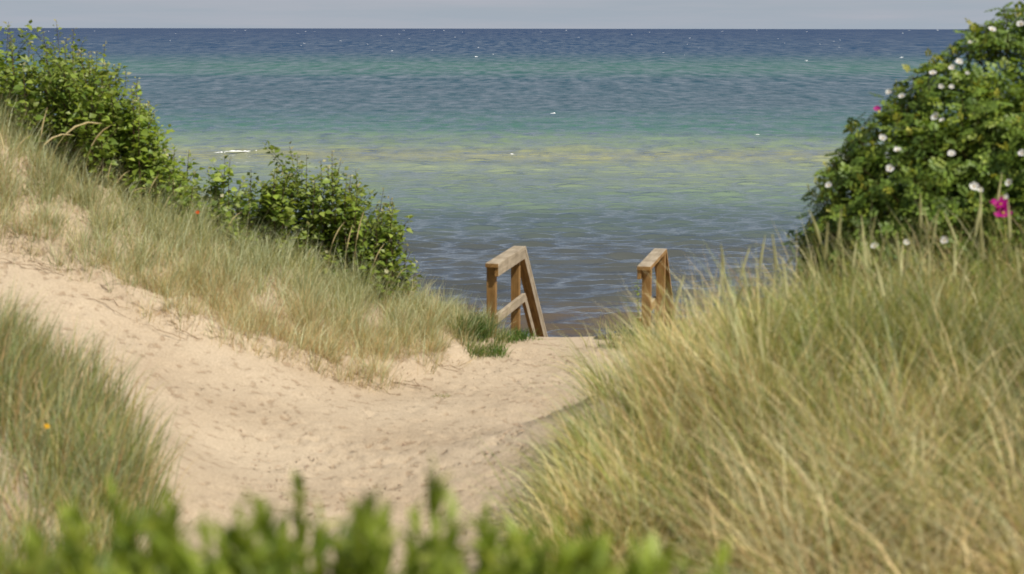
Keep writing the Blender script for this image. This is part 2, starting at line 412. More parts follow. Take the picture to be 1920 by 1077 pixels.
# ------------------------------------------------------------------ the sea
def wave_h(X, Y, sp, full=False):
    """short-crested wind chop with sharpened crests; returns height (and the sideways gather when full)"""
    r = np.random.default_rng(21)
    Z = np.zeros_like(X); DX = np.zeros_like(X); DY = np.zeros_like(X)
    N = 84
    for k in range(N):
        lam = 0.42 * (7.0 / 0.42) ** (k / (N - 1.0))
        th = r.normal(0.04, 0.30)
        kn = 2 * math.pi / lam
        kx, ky = math.sin(th) * kn, -math.cos(th) * kn
        amp = (0.0128 * math.exp(-(math.log(lam / 1.15) / 0.62) ** 2) + 0.0020) * r.uniform(0.6, 1.3)
        ph = r.uniform(0, 6.28)
        fade = 1 - sstep(lam / 5.0, lam / 2.4, sp)
        a = kx * X + ky * Y + ph + 2.4 * vnoise(X / (lam * 5), Y / (lam * 4), 100 + k)
        Z += amp * fade * np.sin(a)
        g_ = amp * fade * np.cos(a)
        DX += math.sin(th) * g_; DY += -math.cos(th) * g_
    # low swells steepening over the bars and on the beach
    for (y0, x0, wx, h, wl_) in ((46.6, 4.0, 5.0, 0.20, 0.55), (109.0, -16.0, 3.4, 0.40, 1.1), (113.0, 4.6, 2.6, 0.33, 1.1), (106.0, 20.0, 4.0, 0.22, 1.2), (52.0, 6.5, 3.5, 0.10, 0.6), (57.5, -1.0, 5.0, 0.11, 0.7), (100.0, -8.0, 6.0, 0.16, 1.2)):
        yy = Y - y0 - 0.5 * np.sin(X * 0.3 + y0)
        Z += h * np.exp(-(yy / wl_) ** 2) * np.exp(-np.abs((X - x0) / wx) ** 3)
    return (Z, DX, DY) if full else Z
def build_sea():
    tn = np.concatenate([np.linspace(-3.0, -0.42, 18)[:-1], np.linspace(-0.42, 0.42, 410), np.linspace(0.42, 3.0, 18)[1:]])
    ys = [36.0]
    while ys[-1] < 330: ys.append(ys[-1] * (1.0026 if ys[-1] < 170 else 1.0045))
    while ys[-1] < 40000: ys.append(ys[-1] * 1.06)
    ys = np.array(ys)
    Y, T = np.meshgrid(ys, tn, indexing='ij')
    X = T * Y
    sp = np.maximum(np.where(Y < 170, Y * 0.0024, Y * 0.0042), np.abs(np.gradient(T, axis=1)) * Y)
    sp = np.where(Y > 330, 1e3, sp)
    Z, DX, DY = wave_h(X, Y, sp, True); far = 1 - sstep(230, 330, Y)
    Z = Z * far; X = X + 0.9 * DX * far; Y = Y + 0.9 * DY * far
    ny, nx = X.shape
    idx = np.arange(ny * nx).reshape(ny, nx)
    F = np.stack([idx[:-1, :-1], idx[:-1, 1:], idx[1:, 1:], idx[1:, :-1]], -1).reshape(-1, 4)
    o = obj('sea', mesh_np('sea', np.stack([X, Y, Z], -1).reshape(-1, 3), F, water_mat()))
    tag(o, 'open sea with green shallows and dark blue water towards the horizon', 'sea', kind='structure')
    m, n, l, out = new_mat('foam')
    p = n.new('ShaderNodeBsdfPrincipled'); p.inputs['Base Color'].default_value = (0.82, 0.83, 0.82, 1); p.inputs['Roughness'].default_value = 0.8
    l.new(p.outputs['BSDF'], out.inputs['Surface'])
    r = np.random.default_rng(8)
    def foam(px, py, wpx, hpx):
        # distance to the water from the picture's own geometry
        d = CAMROT @ Vector(((px - CX) / FPX, -(py - CY) / FPX, -1.0))
        k = CAM_H / -d.z; P = Vector((0, 0, CAM_H)) + d * k
        wid = wpx / FPX * P.y; hgt = max(0.05, hpx / FPX * P.y)
        nu, nv = (22, 5) if wpx > 30 else (8, 4)
        V, Fc = [], []
        rag = r.uniform(0.15, 1.0, nu + 1)
        for i in range(nu + 1):
            s = i / nu * 2 - 1; env = max(0.02, (1 - abs(s) ** 2.2)) * rag[i]
            for j in range(nv):
                a = math.pi * j / (nv - 1)
                V.append((s * wid / 2, -math.cos(a) * hgt * 1.1 * env + 0.5 * hgt * math.sin(s * 3 + px), math.sin(a) * hgt * env * r.uniform(0.7, 1.15)))
        for i in range(nu):
            for j in range(nv - 1):
                a = i * nv + j; Fc.append((a, a + 1, a + nv + 1, a + nv))
        f = obj('foam', mesh_np('foam', np.array(V), np.array(Fc), m), o)
        zs = float(wave_h(np.array([P.x]), np.array([P.y]), np.array([0.3]))[0]) if P.y < 300 else 0.0
        f.location = (P.x, P.y, zs * 0.85)
    foam(468, 291, 95, 4.2); foam(418, 290, 34, 2.0); foam(1046, 279, 16, 2.5); foam(1107, 278, 12, 2.5); foam(1075, 278, 30, 1.0); foam(1037, 213, 10, 3.0)
    foam(960, 291, 10, 1.6); foam(1420, 253, 10, 1.4); foam(893, 107, 7, 2.0); foam(1690, 108, 8, 2.0); foam(1512, 44 + 70, 6, 1.2)
    foam(1108, 589, 26, 2.0); foam(1092, 590, 10, 1.4)
    for k in range(60):
        y = 57 + 48 * r.random() ** 3.0
        foam(r.uniform(10, 1900), y, r.uniform(1.5, 5), r.uniform(0.35, 0.9))
    return o
build_sea()

# ------------------------------------------------------------------ grass blades (numpy)
def blades(P, L, th, a0, bend, wid, c_base, c_tip, seg=4):
    """P (n,3) roots; L lengths; th lean heading; a0 start angle from vertical; bend extra angle at the tip"""
    n = len(P); t = np.linspace(0, 1, seg + 1)
    pos = np.zeros((n, seg + 1, 3)); cur = P.copy(); pos[:, 0] = cur
    hx, hy = np.sin(th), np.cos(th)
    for k in range(1, seg + 1):
        a = a0 + bend * (t[k] - 0.5 / seg) ** 1.4
        s = L / seg
        cur = cur + np.stack([np.sin(a) * hx * s, np.sin(a) * hy * s, np.cos(a) * s], -1)
        pos[:, k] = cur
    tw = RNG.uniform(0, math.pi, n)
    wv = np.stack([np.cos(tw), np.sin(tw), np.zeros(n)], -1)
    w = wid[:, None] * np.array([0.8, 1.0, 0.85, 0.55, 0.0] if seg == 4 else np.append(np.linspace(1, 0.5, seg), 0))[None]
    V = np.zeros((n, 2 * seg + 1, 3))
    for k in range(seg):
        V[:, 2 * k] = pos[:, k] - wv * w[:, k:k + 1] * 0.5
        V[:, 2 * k + 1] = pos[:, k] + wv * w[:, k:k + 1] * 0.5
    V[:, 2 * seg] = pos[:, seg]
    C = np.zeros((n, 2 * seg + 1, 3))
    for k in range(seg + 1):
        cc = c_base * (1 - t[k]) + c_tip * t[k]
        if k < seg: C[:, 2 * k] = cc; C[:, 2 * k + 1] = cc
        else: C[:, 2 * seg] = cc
    off = (np.arange(n) * (2 * seg + 1))[:, None]
    Q = np.concatenate([off + np.array([[2 * k, 2 * k + 1, 2 * k + 3, 2 * k + 2]]) for k in range(seg - 1)])
    T = off + np.array([[2 * seg - 2, 2 * seg - 1, 2 * seg]])
    return V.reshape(-1, 3), [Q, T], C.reshape(-1, 3)

STRAW = np.array([0.66, 0.515, 0.275]); OLIVE = np.array([0.36, 0.345, 0.105]); BLUEG = np.array([0.33, 0.375, 0.205]); GREEN = np.array([0.20, 0.265, 0.062]); BROWN = np.array([0.42, 0.27, 0.13]); PALE = np.array([0.64, 0.59, 0.34])
def pick(n, cols, w, jit=0.18, bias=None):
    w = np.array(w, dtype=float); w = w / w.sum()
    k = RNG.choice(len(cols), size=n, p=w)
    c = np.array(cols)[k]
    return c * RNG.uniform(1 - jit, 1 + jit, (n, 1))

def scatter(poly, n_clump, per, spread, dens=None):
    xs_ = [p[0] for p in poly]; ys_ = [p[1] for p in poly]
    cx, cy = np.zeros(0), np.zeros(0)
    while len(cx) < n_clump:
        x = RNG.uniform(min(xs_), max(xs_), n_clump * 2); y = RNG.uniform(min(ys_), max(ys_), n_clump * 2)
        k = in_poly(poly, x, y)
        if dens is not None: k &= RNG.random(len(x)) < dens(x, y)
        cx = np.append(cx, x[k]); cy = np.append(cy, y[k])
    cx, cy = cx[:n_clump], cy[:n_clump]
    cid = np.repeat(np.arange(n_clump), per)
    ang = RNG.uniform(0, 2 * math.pi, len(cid)); rad = np.abs(RNG.normal(0, spread, len(cid)))
    x = cx[cid] + np.sin(ang) * rad; y = cy[cid] + np.cos(ang) * rad
    return x, y, ang, rad, cid

def wind_mix(ang, heading, k):
    vx = np.sin(ang) + k * np.sin(heading); vy = np.cos(ang) + k * np.cos(heading)
    return np.arctan2(vx, vy)

# --- left dune slope
edge = [at(*p) for p in EDGE_LEFT]
LP = [(p.x, p.y) for p in edge] + [(at(950, 640, 17.6).x, 17.4), (-0.45, 18.4), (-8, 18.4), (-8, 14.6)]
def dune_left():
    def dens(x, y):
        d = poly_dist(EDGE_XY, x, y, closed=False)
        return np.clip(0.72 + 0.7 * vnoise(x * 1.3, y * 1.3, 9) + 0.3 * sstep(0.0, 0.7, d) + 0.2 * (1 - sstep(-4.5, -3, x)), 0.2, 1)
    x, y, ang, rad, cid = scatter(LP, 1300, 54, 0.09, dens)
    n = len(x)
    z = ground(x, y) - 0.01
    dE = poly_dist(EDGE_XY, x, y, closed=False)
    hi = sstep(0.2, 1.3, dE)
    cl = RNG.uniform(0.65, 1.25, cid.max() + 1)[cid]
    L = RNG.uniform(0.16, 0.46, n) * cl * (0.84 + 0.32 * hi)
    th = wind_mix(ang, R(105), 0.55)
    a0 = np.abs(RNG.normal(0.22, 0.22, n)); bend = np.abs(RNG.normal(0.85, 0.5, n))
    wid = RNG.uniform(0.0030, 0.0052, n)
    green = vnoise(x * 0.8 + 3, y * 0.8, 77) + 0.5 + 0.22 * hi + RNG.normal(0, 0.16, n) + RNG.normal(0, 0.12, cid.max() + 1)[cid]
    dry = pick(n, [STRAW, BROWN, PALE, BLUEG], [0.44, 0.12, 0.30, 0.14]); liv = pick(n, [BLUEG, OLIVE, PALE], [0.52, 0.26, 0.22])
    c = np.where((green > 0.60)[:, None], liv, dry)
    hl = RNG.random(n) < 0.17
    c = np.where(hl[:, None], np.array([[0.62, 0.66, 0.42]]) * RNG.uniform(0.85, 1.1, (n, 1)), c); wid = np.where(hl, wid * 1.7, wid * 1.05)
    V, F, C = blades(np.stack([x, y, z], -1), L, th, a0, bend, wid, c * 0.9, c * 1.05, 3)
    # dead tangled thatch lying low on the ground, thickest under the eroded edge
    def dens2(x, y):
        d = poly_dist(EDGE_XY, x, y, closed=False)
        return np.clip(0.45 + 0.8 * vnoise(x * 1.7, y * 1.7, 14) + 0.35 * (1 - sstep(0.1, 0.5, d)), 0.1, 1)
    x2, y2, an2, _, c2 = scatter(LP, 520, 30, 0.11, dens2)
    m = len(x2)
    cc = pick(m, [BROWN * 0.8, BROWN * 0.5, STRAW * 0.85], [0.45, 0.3, 0.25])
    V2, F2, C2 = blades(np.stack([x2, y2, ground(x2, y2) + 0.004], -1), RNG.uniform(0.08, 0.24, m), wind_mix(an2, R(150), 0.5), RNG.uniform(0.7, 1.25, m), RNG.uniform(0.2, 0.9, m), RNG.uniform(0.003, 0.006, m), cc, cc, 3)
    F = [np.concatenate([F[k], F2[k] + len(V)]) for k in range(2)]; V = np.concatenate([V, V2]); C = np.concatenate([C, C2])
    o = obj('dune_grass', mesh_np('dune_grass', V, F, M_GRASS, C))
    tag(o, 'dry straw and blue-green marram grass on the sandy slope below the leafy shrubs', 'grass', kind='stuff')
dune_left()

# --- near clump on the left
def clump_left():
    pts = [at(*p) for p in NEAR_L]
    P = [(p.x - 0.14, p.y) for p in pts] + [(-1.9, 7.6), (-2.0, 6.4), (-6, 6.4), (-6, 11.6), (-4.3, 11.4)]
    def dens(x, y): return np.clip(0.55 + 0.9 * vnoise(x * 1.4, y * 1.4, 19) - 0.12 * (1 - sstep(8.0, 8.8, y)), 0.2, 1)
    x, y, ang, rad, cid = scatter(P, 500, 56, 0.09, dens)
    n = len(x); z = ground(x, y) - 0.01
    cl = RNG.uniform(0.7, 1.2, cid.max() + 1)[cid]
    L = RNG.uniform(0.25, 0.62, n) * cl * np.where(y < 8.6, 0.60, 1.0)
    th = wind_mix(ang, R(80), 0.45)
    a0 = np.abs(RNG.normal(0.2, 0.18, n)); bend = np.abs(RNG.normal(0.65, 0.4, n))
    wid = RNG.uniform(0.0040, 0.0070, n)
    c = pick(n, [BLUEG, OLIVE, GREEN, STRAW, BROWN], [0.42, 0.22, 0.14, 0.16, 0.06])
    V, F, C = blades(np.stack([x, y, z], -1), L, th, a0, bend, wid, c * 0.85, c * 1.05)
    o = obj('beach_grass', mesh_np('beach_grass', V, F, M_GRASS, C))
    tag(o, 'soft blue-green marram grass clump beside the sand path, opposite the tall golden grass', 'grass', kind='stuff')
clump_left()

# --- tall mound on the right
def mound_right():
    pts = [at(*p) for p in FOOT_R]
    P = [(p.x + 0.0, p.y) for p in pts] + [(0.95, 12.6), (1.8, 13.0), (5.2, 11.5), (5.2, 5.2), (1.2, 5.0), (0.35, 6.5)]
    def dens(x, y): return np.clip(0.75 + 0.6 * vnoise(x * 1.6, y * 1.6, 29) - 0.55 * sstep(10.2, 11, y), 0.15, 1)
    x, y, ang, rad, cid = scatter(P, 760, 92, 0.075, dens)
    n = len(x); z = ground(x, y) - 0.01
    dF = poly_dist([(p.x, p.y) for p in pts], x, y, closed=False)
    hi = sstep(0.0, 0.8, dF)
    nc = cid.max() + 1
    cl = RNG.uniform(0.62, 1.18, nc)[cid]
    L = RNG.uniform(0.38, 0.90, n) * cl * (0.70 + 0.30 * hi) * (1 - 0.10 * sstep(2.0, 2.8, x))
    ch = R(-75) + RNG.normal(0, 1.1, nc)[cid]
    th = wind_mix(ang, ch, 0.30 + 0.8 * (1 - hi)) + RNG.normal(0, 0.35, n)
    low = 1 - sstep(6.3, 7.6, y)
    a0 = np.abs(RNG.normal(0.06 + 0.24 * (1 - hi) + 0.2 * low, 0.13, n)) + np.abs(RNG.normal(0, 0.10, nc))[cid] + 0.16 * np.minimum(rad / 0.075, 2.2)
    bend = np.abs(RNG.normal(0.75 + 0.35 * (1 - hi) + 0.4 * low, 0.42, n))
    dead = RNG.random(n) < 0.18 + 0.2 * low
    bend = np.where(dead, bend + 0.6, bend); L = np.where(dead, L * 0.8, L)
    wid = RNG.uniform(0.0030, 0.0070, n)
    g = vnoise(x * 1.1, y * 1.1, 41) + 0.5 + RNG.normal(0, 0.12, n) + RNG.normal(0, 0.16, nc)[cid] + 0.55 * (1 - hi) - 0.15 * low
    dry = pick(n, [STRAW, PALE, OLIVE, BROWN], [0.40, 0.30, 0.2, 0.10], 0.28); liv = pick(n, [OLIVE, GREEN, BLUEG, PALE], [0.34, 0.32, 0.20, 0.14], 0.28)
    c = np.where(((g > 0.38) & ~dead)[:, None], liv, dry)
    c = c * (RNG.uniform(0.78, 1.38, nc)[cid] * (1.0 + 0.55 * vnoise(x * 0.7, y * 0.7, 63)))[:, None]
    hl = RNG.random(n) < 0.015
    c = np.where(hl[:, None], np.array([[0.68, 0.68, 0.36]]), c); wid = np.where(hl, wid * 1.6, wid)
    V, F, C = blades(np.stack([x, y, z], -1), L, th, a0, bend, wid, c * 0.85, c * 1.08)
    o = obj('tall_grass', mesh_np('tall_grass', V, F, M_GRASS, C))
    tag(o, 'tall golden green marram grass covering the mound in front of the rose bush', 'grass', kind='stuff')
mound_right()

# ------------------------------------------------------------------ tubes
def tube_np(pts, radii, sides=4):
    V, F = [], []
    n = len(pts)
    for i in range(n):
        a = pts[max(0, i - 1)]; b = pts[min(n - 1, i + 1)]
        d = (b - a).normalized()
        u = d.cross(Vector((0.3, 1, 0.1))).normalized(); v = d.cross(u)
        for k in range(sides):
            q = 2 * math.pi * k / sides
            V.append(pts[i] + (u * math.cos(q) + v * math.sin(q)) * radii[i])
    for i in range(n - 1):
        for k in range(sides):
            F.append((i * sides + k, i * sides + (k + 1) % sides, (i + 1) * sides + (k + 1) % sides, (i + 1) * sides + k))
    return V, F
class MB:
    def __init__(s): s.V, s.F3, s.F4, s.C = [], [], [], []
    def add(s, V, F, c):
        o = len(s.V); s.V += [tuple(v) for v in V]
        s.C += [tuple(c)] * len(V) if not isinstance(c, list) else c
        for f in F: (s.F3 if len(f) == 3 else s.F4).append(tuple(i + o for i in f))
    def mesh(s, name, mat, smooth=True):
        F = []
        if s.F4: F.append(np.array(s.F4))
        if s.F3: F.append(np.array(s.F3))
        return mesh_np(name, np.array(s.V), F, mat, np.array(s.C), smooth)

# ------------------------------------------------------------------ wooden handrails
def board(name, length, w, h, mat, parent, M, inner=None, bev=0.004):
    """box along local X from 0..length, width w (Y, centred), height h (Z, centred), bevelled, slightly uneven"""
    import bmesh
    bm = bmesh.new(); bmesh.ops.create_cube(bm, size=1.0)
    bmesh.ops.scale(bm, vec=(length, w, h), verts=bm.verts); bmesh.ops.translate(bm, vec=(length / 2, 0, 0), verts=bm.verts)
    bmesh.ops.bevel(bm, geom=bm.edges[:], offset=bev, segments=2, affect='EDGES', profile=0.6)
    me = bpy.data.meshes.new(name); bm.to_mesh(me); bm.free(); me.materials.append(mat)
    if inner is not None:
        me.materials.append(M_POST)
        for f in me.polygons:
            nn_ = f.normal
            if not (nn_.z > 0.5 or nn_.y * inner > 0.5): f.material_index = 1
    o = obj(name, me, parent); o.matrix_local = M
    return o
RAIL_H = R(12.3)
DV = Vector((math.sin(RAIL_H), math.cos(RAIL_H), 0)); NV = Vector((math.cos(RAIL_H), -math.sin(RAIL_H), 0))
def handrail(px, py, Y, inner, label):
    """inner = +1 when the stairs are on the right of the rail"""
    top = at(px, py, Y)                       # centre of the cap's near end, on its upper face
    gzn = gz(top.x, top.y)
    root = empty('wooden_handrail', (top.x, top.y, gzn), 0)
    tag(root, label, 'handrail', 'pair of timber handrails at the head of the beach stairs')
    o0 = Vector((top.x, top.y, gzn))
    def frame(p, xd, zd):
        xd = xd.normalized(); yd = zd.cross(xd).normalized(); zd = xd.cross(yd)
        m = Matrix.Identity(4)
        for i in range(3): m[i][0], m[i][1], m[i][2], m[i][3] = xd[i], yd[i], zd[i], (p - o0)[i]
        return m
    UP = Vector((0, 0, 1)); L = 1.50; SL = R(44); LS = 2.7
    sd_ = (DV * math.cos(SL) - UP * math.sin(SL)); su = (DV * math.sin(SL) + UP * math.cos(SL))
    ct, cw = 0.046, 0.150
    INN = -inner                                # local +Y points away from NV
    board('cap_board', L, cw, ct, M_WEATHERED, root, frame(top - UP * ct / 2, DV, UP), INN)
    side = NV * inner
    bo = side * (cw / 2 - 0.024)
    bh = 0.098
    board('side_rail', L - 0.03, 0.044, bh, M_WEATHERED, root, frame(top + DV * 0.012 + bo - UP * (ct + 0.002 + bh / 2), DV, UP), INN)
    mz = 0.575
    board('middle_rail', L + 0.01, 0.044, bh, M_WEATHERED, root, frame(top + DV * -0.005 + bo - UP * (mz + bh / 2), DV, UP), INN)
    po = -side * 0.024
    for t in (0.055 + 0.05, L - 0.12):
        b = top + DV * t + po; g = gz(b.x, b.y) - 0.6
        ln = (top.z - ct - 0.002) - g
        board('post', ln, 0.098, 0.098, M_POST, root, frame(Vector((b.x, b.y, g)), UP, -DV))
    # the flight: cap, side rail and middle rail running down over the dune edge
    s0 = top + DV * (L + 0.004)
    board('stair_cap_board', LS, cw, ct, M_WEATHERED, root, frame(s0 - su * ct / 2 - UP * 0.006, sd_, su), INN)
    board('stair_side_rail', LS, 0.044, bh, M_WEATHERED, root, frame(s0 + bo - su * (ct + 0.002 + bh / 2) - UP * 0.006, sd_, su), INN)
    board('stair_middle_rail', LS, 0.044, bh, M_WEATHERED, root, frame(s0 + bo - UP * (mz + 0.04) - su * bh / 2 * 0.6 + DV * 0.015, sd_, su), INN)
    b = s0 + sd_ * (LS - 0.35) + po; g = gz(b.x, b.y) - 0.5
    ln = b.z - ct - 0.09 - g
    board('post', ln, 0.098, 0.098, M_POST, root, frame(Vector((b.x, b.y, g)), UP, -DV))
    return root
handrail(922, 494.5, 17.6, +1, 'weathered timber handrail with its whole middle rail showing, beside green weeds')
handrail(1207, 500, 17.38, -1, 'weathered timber handrail half buried in tall golden grass')

# ------------------------------------------------------------------ leaves and shrubs
def leaf_shape(L, W, fold=0.25, droop=0.2):
    xs = [0, 0.28, 0.6, 1.0]; ws = [0.06, 0.5, 0.42, 0.0]
    V = []; 
    for x, w in zip(xs, ws):
        z = -droop * x * x * L
        V.append((0, x * L, z))
        if w > 0:
            V.append((-w * W, x * L * 0.98, z + fold * w * W)); V.append((w * W, x * L * 0.98, z + fold * w * W))
    # 0 c0,1 l0,2 r0,3 c1,4 l1,5 r1,6 c2,7 l2,8 r2,9 tip
    F = [(0, 3, 4, 1), (0, 2, 5, 3), (3, 6, 7, 4), (3, 5, 8, 6), (6, 9, 7), (6, 8, 9)]
    return np.array(V), F
def orient(p, d, up, s):
    """matrix with local Y along d and Z near up"""
    d = d.normalized(); x = d.cross(up)
    if x.length < 1e-4: x = d.cross(Vector((1, 0.2, 0)))
    x.normalize(); z = x.cross(d)
    m = Matrix.Identity(4)
    for i in range(3): m[i][0], m[i][1], m[i][2], m[i][3] = x[i] * s, d[i] * s, z[i] * s, p[i]
    return m
def bake(mats, cols, V0, F0):
    """many copies of one small shape as a single mesh's arrays"""
    Mx = np.array([np.array(m) for m in mats])                 # n,4,4
    Vh = np.hstack([V0, np.ones((len(V0), 1))])
    V = np.einsum('nij,vj->nvi', Mx, Vh)[:, :, :3].reshape(-1, 3)
    n, k = len(mats), len(V0)
    off = (np.arange(n) * k)[:, None]
    out = []
    for sz in (3, 4):
        fs = np.array([f for f in F0 if len(f) == sz])
        if len(fs): out.append((off[:, :, None] + fs[None]).reshape(-1, sz))
    C = np.repeat(np.array(cols), k, axis=0)
    return V, out, C

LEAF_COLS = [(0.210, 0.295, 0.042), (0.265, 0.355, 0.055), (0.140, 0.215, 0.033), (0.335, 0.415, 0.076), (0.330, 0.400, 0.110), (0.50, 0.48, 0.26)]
LV, LF = leaf_shape(0.076, 0.062, 0.28, 0.25)
SLV = np.array([(0, 0, 0), (-0.029, 0.030, 0.008), (0.029, 0.030, 0.008), (0, 0.034, 0), (0, 0.076, -0.016)]); SLF = [(0, 3, 1), (0, 2, 3), (3, 4, 1), (3, 2, 4)]
LEAF_ME = [mesh_np('leaf', LV, [np.array([f for f in LF if len(f) == 4]), np.array([f for f in LF if len(f) == 3])], M_LEAF, np.tile(c, (len(LV), 1))) for c in LEAF_COLS]

def shrub(label, stems, seed, n_parts=300):
    """stems: list of (base xyz, tip xyz)"""
    r = random.Random(seed)
    bx = sum(s[0].x for s in stems) / len(stems); by = sum(s[0].y for s in stems) / len(stems)
    root = empty('leafy_shrub', (bx, by, gz(bx, by)))
    tag(root, label, 'shrub', 'leafy shrubs behind the dune ridge')
    o0 = root.location.copy()
    mb = MB(); LM, LC, LK = [], [], []
    for base, tip in stems:
        ln = (tip - base).length
        side = Vector((r.uniform(-1, 1), r.uniform(-1, 1), 0)) * 0.06 * ln
        pts = [base.lerp(tip, t) + side * math.sin(t * math.pi) for t in (0, .25, .5, .75, 1)]
        V, F = tube_np([p - o0 for p in pts], [0.007, 0.006, 0.005, 0.0038, 0.002], 4)
        mb.add(V, F, (0.085, 0.050, 0.030))
        axes = [(pts, ln, 0.14)]
        for _ in range(r.randint(2, 4)):                       # side twigs fill the lower mass
            t = r.uniform(0.15, 0.72); q = t * 4; i = int(q); p = pts[i].lerp(pts[i + 1], q - i)
            a = r.uniform(0, 6.28); l2 = ln * r.uniform(0.22, 0.42)
            e = p + Vector((math.cos(a) * 0.62, math.sin(a) * 0.62, 0.8)).normalized() * l2
            tw = [p.lerp(e, k / 4) + Vector((0, 0, 0.02 * math.sin(k / 4 * math.pi))) for k in range(5)]
            V, F = tube_np([v - o0 for v in tw], [0.0042, 0.004, 0.0034, 0.0028, 0.0015], 3)
            mb.add(V, F, (0.085, 0.060, 0.030)); axes.append((tw, l2, 0.1))
        for ax, l_, t0 in axes:
            nl = int(l_ / (0.026 if l_ == ln else 0.021)); ph = r.uniform(0, 6.28)
            for k in range(nl):
                t = min(1, t0 + (1 - t0) * (k + r.random() * 0.6) / nl)
                q = t * 4; i = min(3, int(q)); p = ax[i].lerp(ax[i + 1], q - i)
                ph += 2.4 + r.uniform(-0.5, 0.5)
                el = 0.2 + 0.7 * max(0, t - 0.7) / 0.3 + r.uniform(-0.6, 0.4)
                d = Vector((math.cos(ph) * math.cos(el), math.sin(ph) * math.cos(el), math.sin(el)))
                main = l_ == ln
                s = (1.0 - (0.55 if main else 0.3) * max(0, t - 0.72) / 0.28) * r.uniform(0.6, 1.45)
                p2 = p + d * r.uniform(0.012, 0.05) * (1.6 - t)
                up = (Vector((0, 0, 1)) + Vector((r.uniform(-1, 1), r.uniform(-1.2, .8), 0))).normalized()
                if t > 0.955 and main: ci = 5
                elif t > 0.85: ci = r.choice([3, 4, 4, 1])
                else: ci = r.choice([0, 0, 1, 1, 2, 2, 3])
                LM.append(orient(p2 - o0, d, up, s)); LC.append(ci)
                LK.append(-(p.y - by) * 0.8 + (t * 0.5 if main else 0) + r.uniform(0, 0.35) + (0 if s > 0.7 else -0.6))
    obj('branchwork', mb.mesh('branchwork', M_STEM), root)
    order = sorted(range(len(LM)), key=lambda i: -LK[i])
    for i in order[:n_parts]:
        lo = obj('leaf', LEAF_ME[LC[i]], root); lo.matrix_local = LM[i]
    rest = order[n_parts:]
    if rest:
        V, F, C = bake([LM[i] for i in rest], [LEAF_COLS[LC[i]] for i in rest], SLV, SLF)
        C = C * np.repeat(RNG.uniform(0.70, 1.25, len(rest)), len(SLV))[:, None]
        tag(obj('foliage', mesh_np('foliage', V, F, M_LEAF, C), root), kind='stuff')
    return root

def stems_between(sil, x0, x1, Y0, Y1, n, seed, drop=0.55, lean=0.0):
    """sil: [(px, py)] outline of the tips; stems root on the ground around depth Y0..Y1"""
    r = random.Random(seed); out = []
    sx = [s[0] for s in sil]; sy = [s[1] for s in sil]
    for k in range(n):
        px = r.uniform(x0, x1); Y = r.uniform(Y0, Y1)
        ty = float(np.interp(px, sx, sy)) + r.uniform(-14, 18)
        f = r.random()
        if f > 0.30: ty += 12 + (f - 0.30) / 0.70 * drop * 200
        elif f < 0.10: ty -= r.uniform(6, 30)
        tip = at(px, ty, Y)
        bx = tip.x - r.uniform(-0.10, 0.10) - lean; byy = Y + r.uniform(-0.12, 0.12)
        base = Vector((bx, byy, gz(bx, byy) - 0.05))
        if tip.z - base.z < 0.25: tip.z = base.z + 0.25 + r.uniform(0, .1)
        out.append((base, tip))
    return out
SIL_A = [(-140, 60), (-60, 72), (0, 85), (20, 75), (60, 82), (90, 70), (130, 84), (175, 105), (205, 120), (218, 140), (228, 170)]
SIL_A2 = [(205, 200), (240, 165), (262, 185), (285, 222), (305, 245), (325, 262), (340, 280), (352, 310), (365, 360)]
SIL_C = [(362, 340), (385, 312), (400, 360), (425, 320), (432, 288), (445, 345)]
SIL_B = [(440, 380), (455, 345), (480, 330), (530, 322), (560, 298), (575, 310), (605, 330), (635, 306), (655, 335), (680, 372), (705, 380), (735, 385), (750, 430), (780, 435)]
shrub('tallest dark green leafy shrub on the highest part of the dune ridge', stems_between(SIL_A, -120, 226, 16.2, 17.7, 160, 1, 0.9), 11)
shrub('leafy green shrub sloping down from the tallest shrub along the dune ridge', stems_between(SIL_A2, 190, 362, 16.5, 17.8, 85, 2, 0.7, 0.06), 12)
shrub('thin sparse shrub of few stems between the two broad shrubs', stems_between(SIL_C, 366, 444, 16.7, 17.4, 20, 3, 0.8), 13)
shrub('rounded bright green leafy shrub standing nearest the timber handrails', stems_between(SIL_B, 445, 742, 16.8, 17.7, 130, 4, 0.8, 0.04) + stems_between([(700, 400), (780, 430)], 745, 784, 17.1, 17.6, 6, 5, 0.3, 0.2), 14)

# ------------------------------------------------------------------ rose bush
def rose_leaf_shape():
    V, F = [], []
    lv = np.array([(0, 0, 0), (-0.0165, 0.019, 0.006), (0.0165, 0.019, 0.006), (0, 0.022, 0), (0, 0.042, -0.006)]); lf = [(0, 3, 1), (0, 2, 3), (3, 4, 1), (3, 2, 4)]
    spots = [((0, 0.085), 0.0, 1.0)]
    for y, s in ((0.068, 0.95), (0.045, 0.9), (0.024, 0.75)):
        spots += [((0.004, y), -1.05, s), ((-0.004, y), 1.05, s)]
    for (x, y), a, s in spots:
        o = len(V); ca, sa = math.cos(a), math.sin(a)
        zb = -0.9 * y * y * 4
        for v in lv:
            vx, vy, vz = v * s
            V.append((x + vx * ca - vy * sa, y + vx * sa + vy * ca, vz + zb))
        F += [tuple(i + o for i in f) for f in lf]
    return np.array(V), F
RLV, RLF = rose_leaf_shape()
ROSE_COLS = [(0.145, 0.225, 0.032), (0.190, 0.275, 0.036), (0.105, 0.175, 0.028), (0.270, 0.340, 0.046), (0.50, 0.49, 0.070)]
ROSE_ME = [mesh_np('leaf', RLV, [np.array(RLF)], M_ROSE, np.tile(c, (len(RLV), 1))) for c in ROSE_COLS]

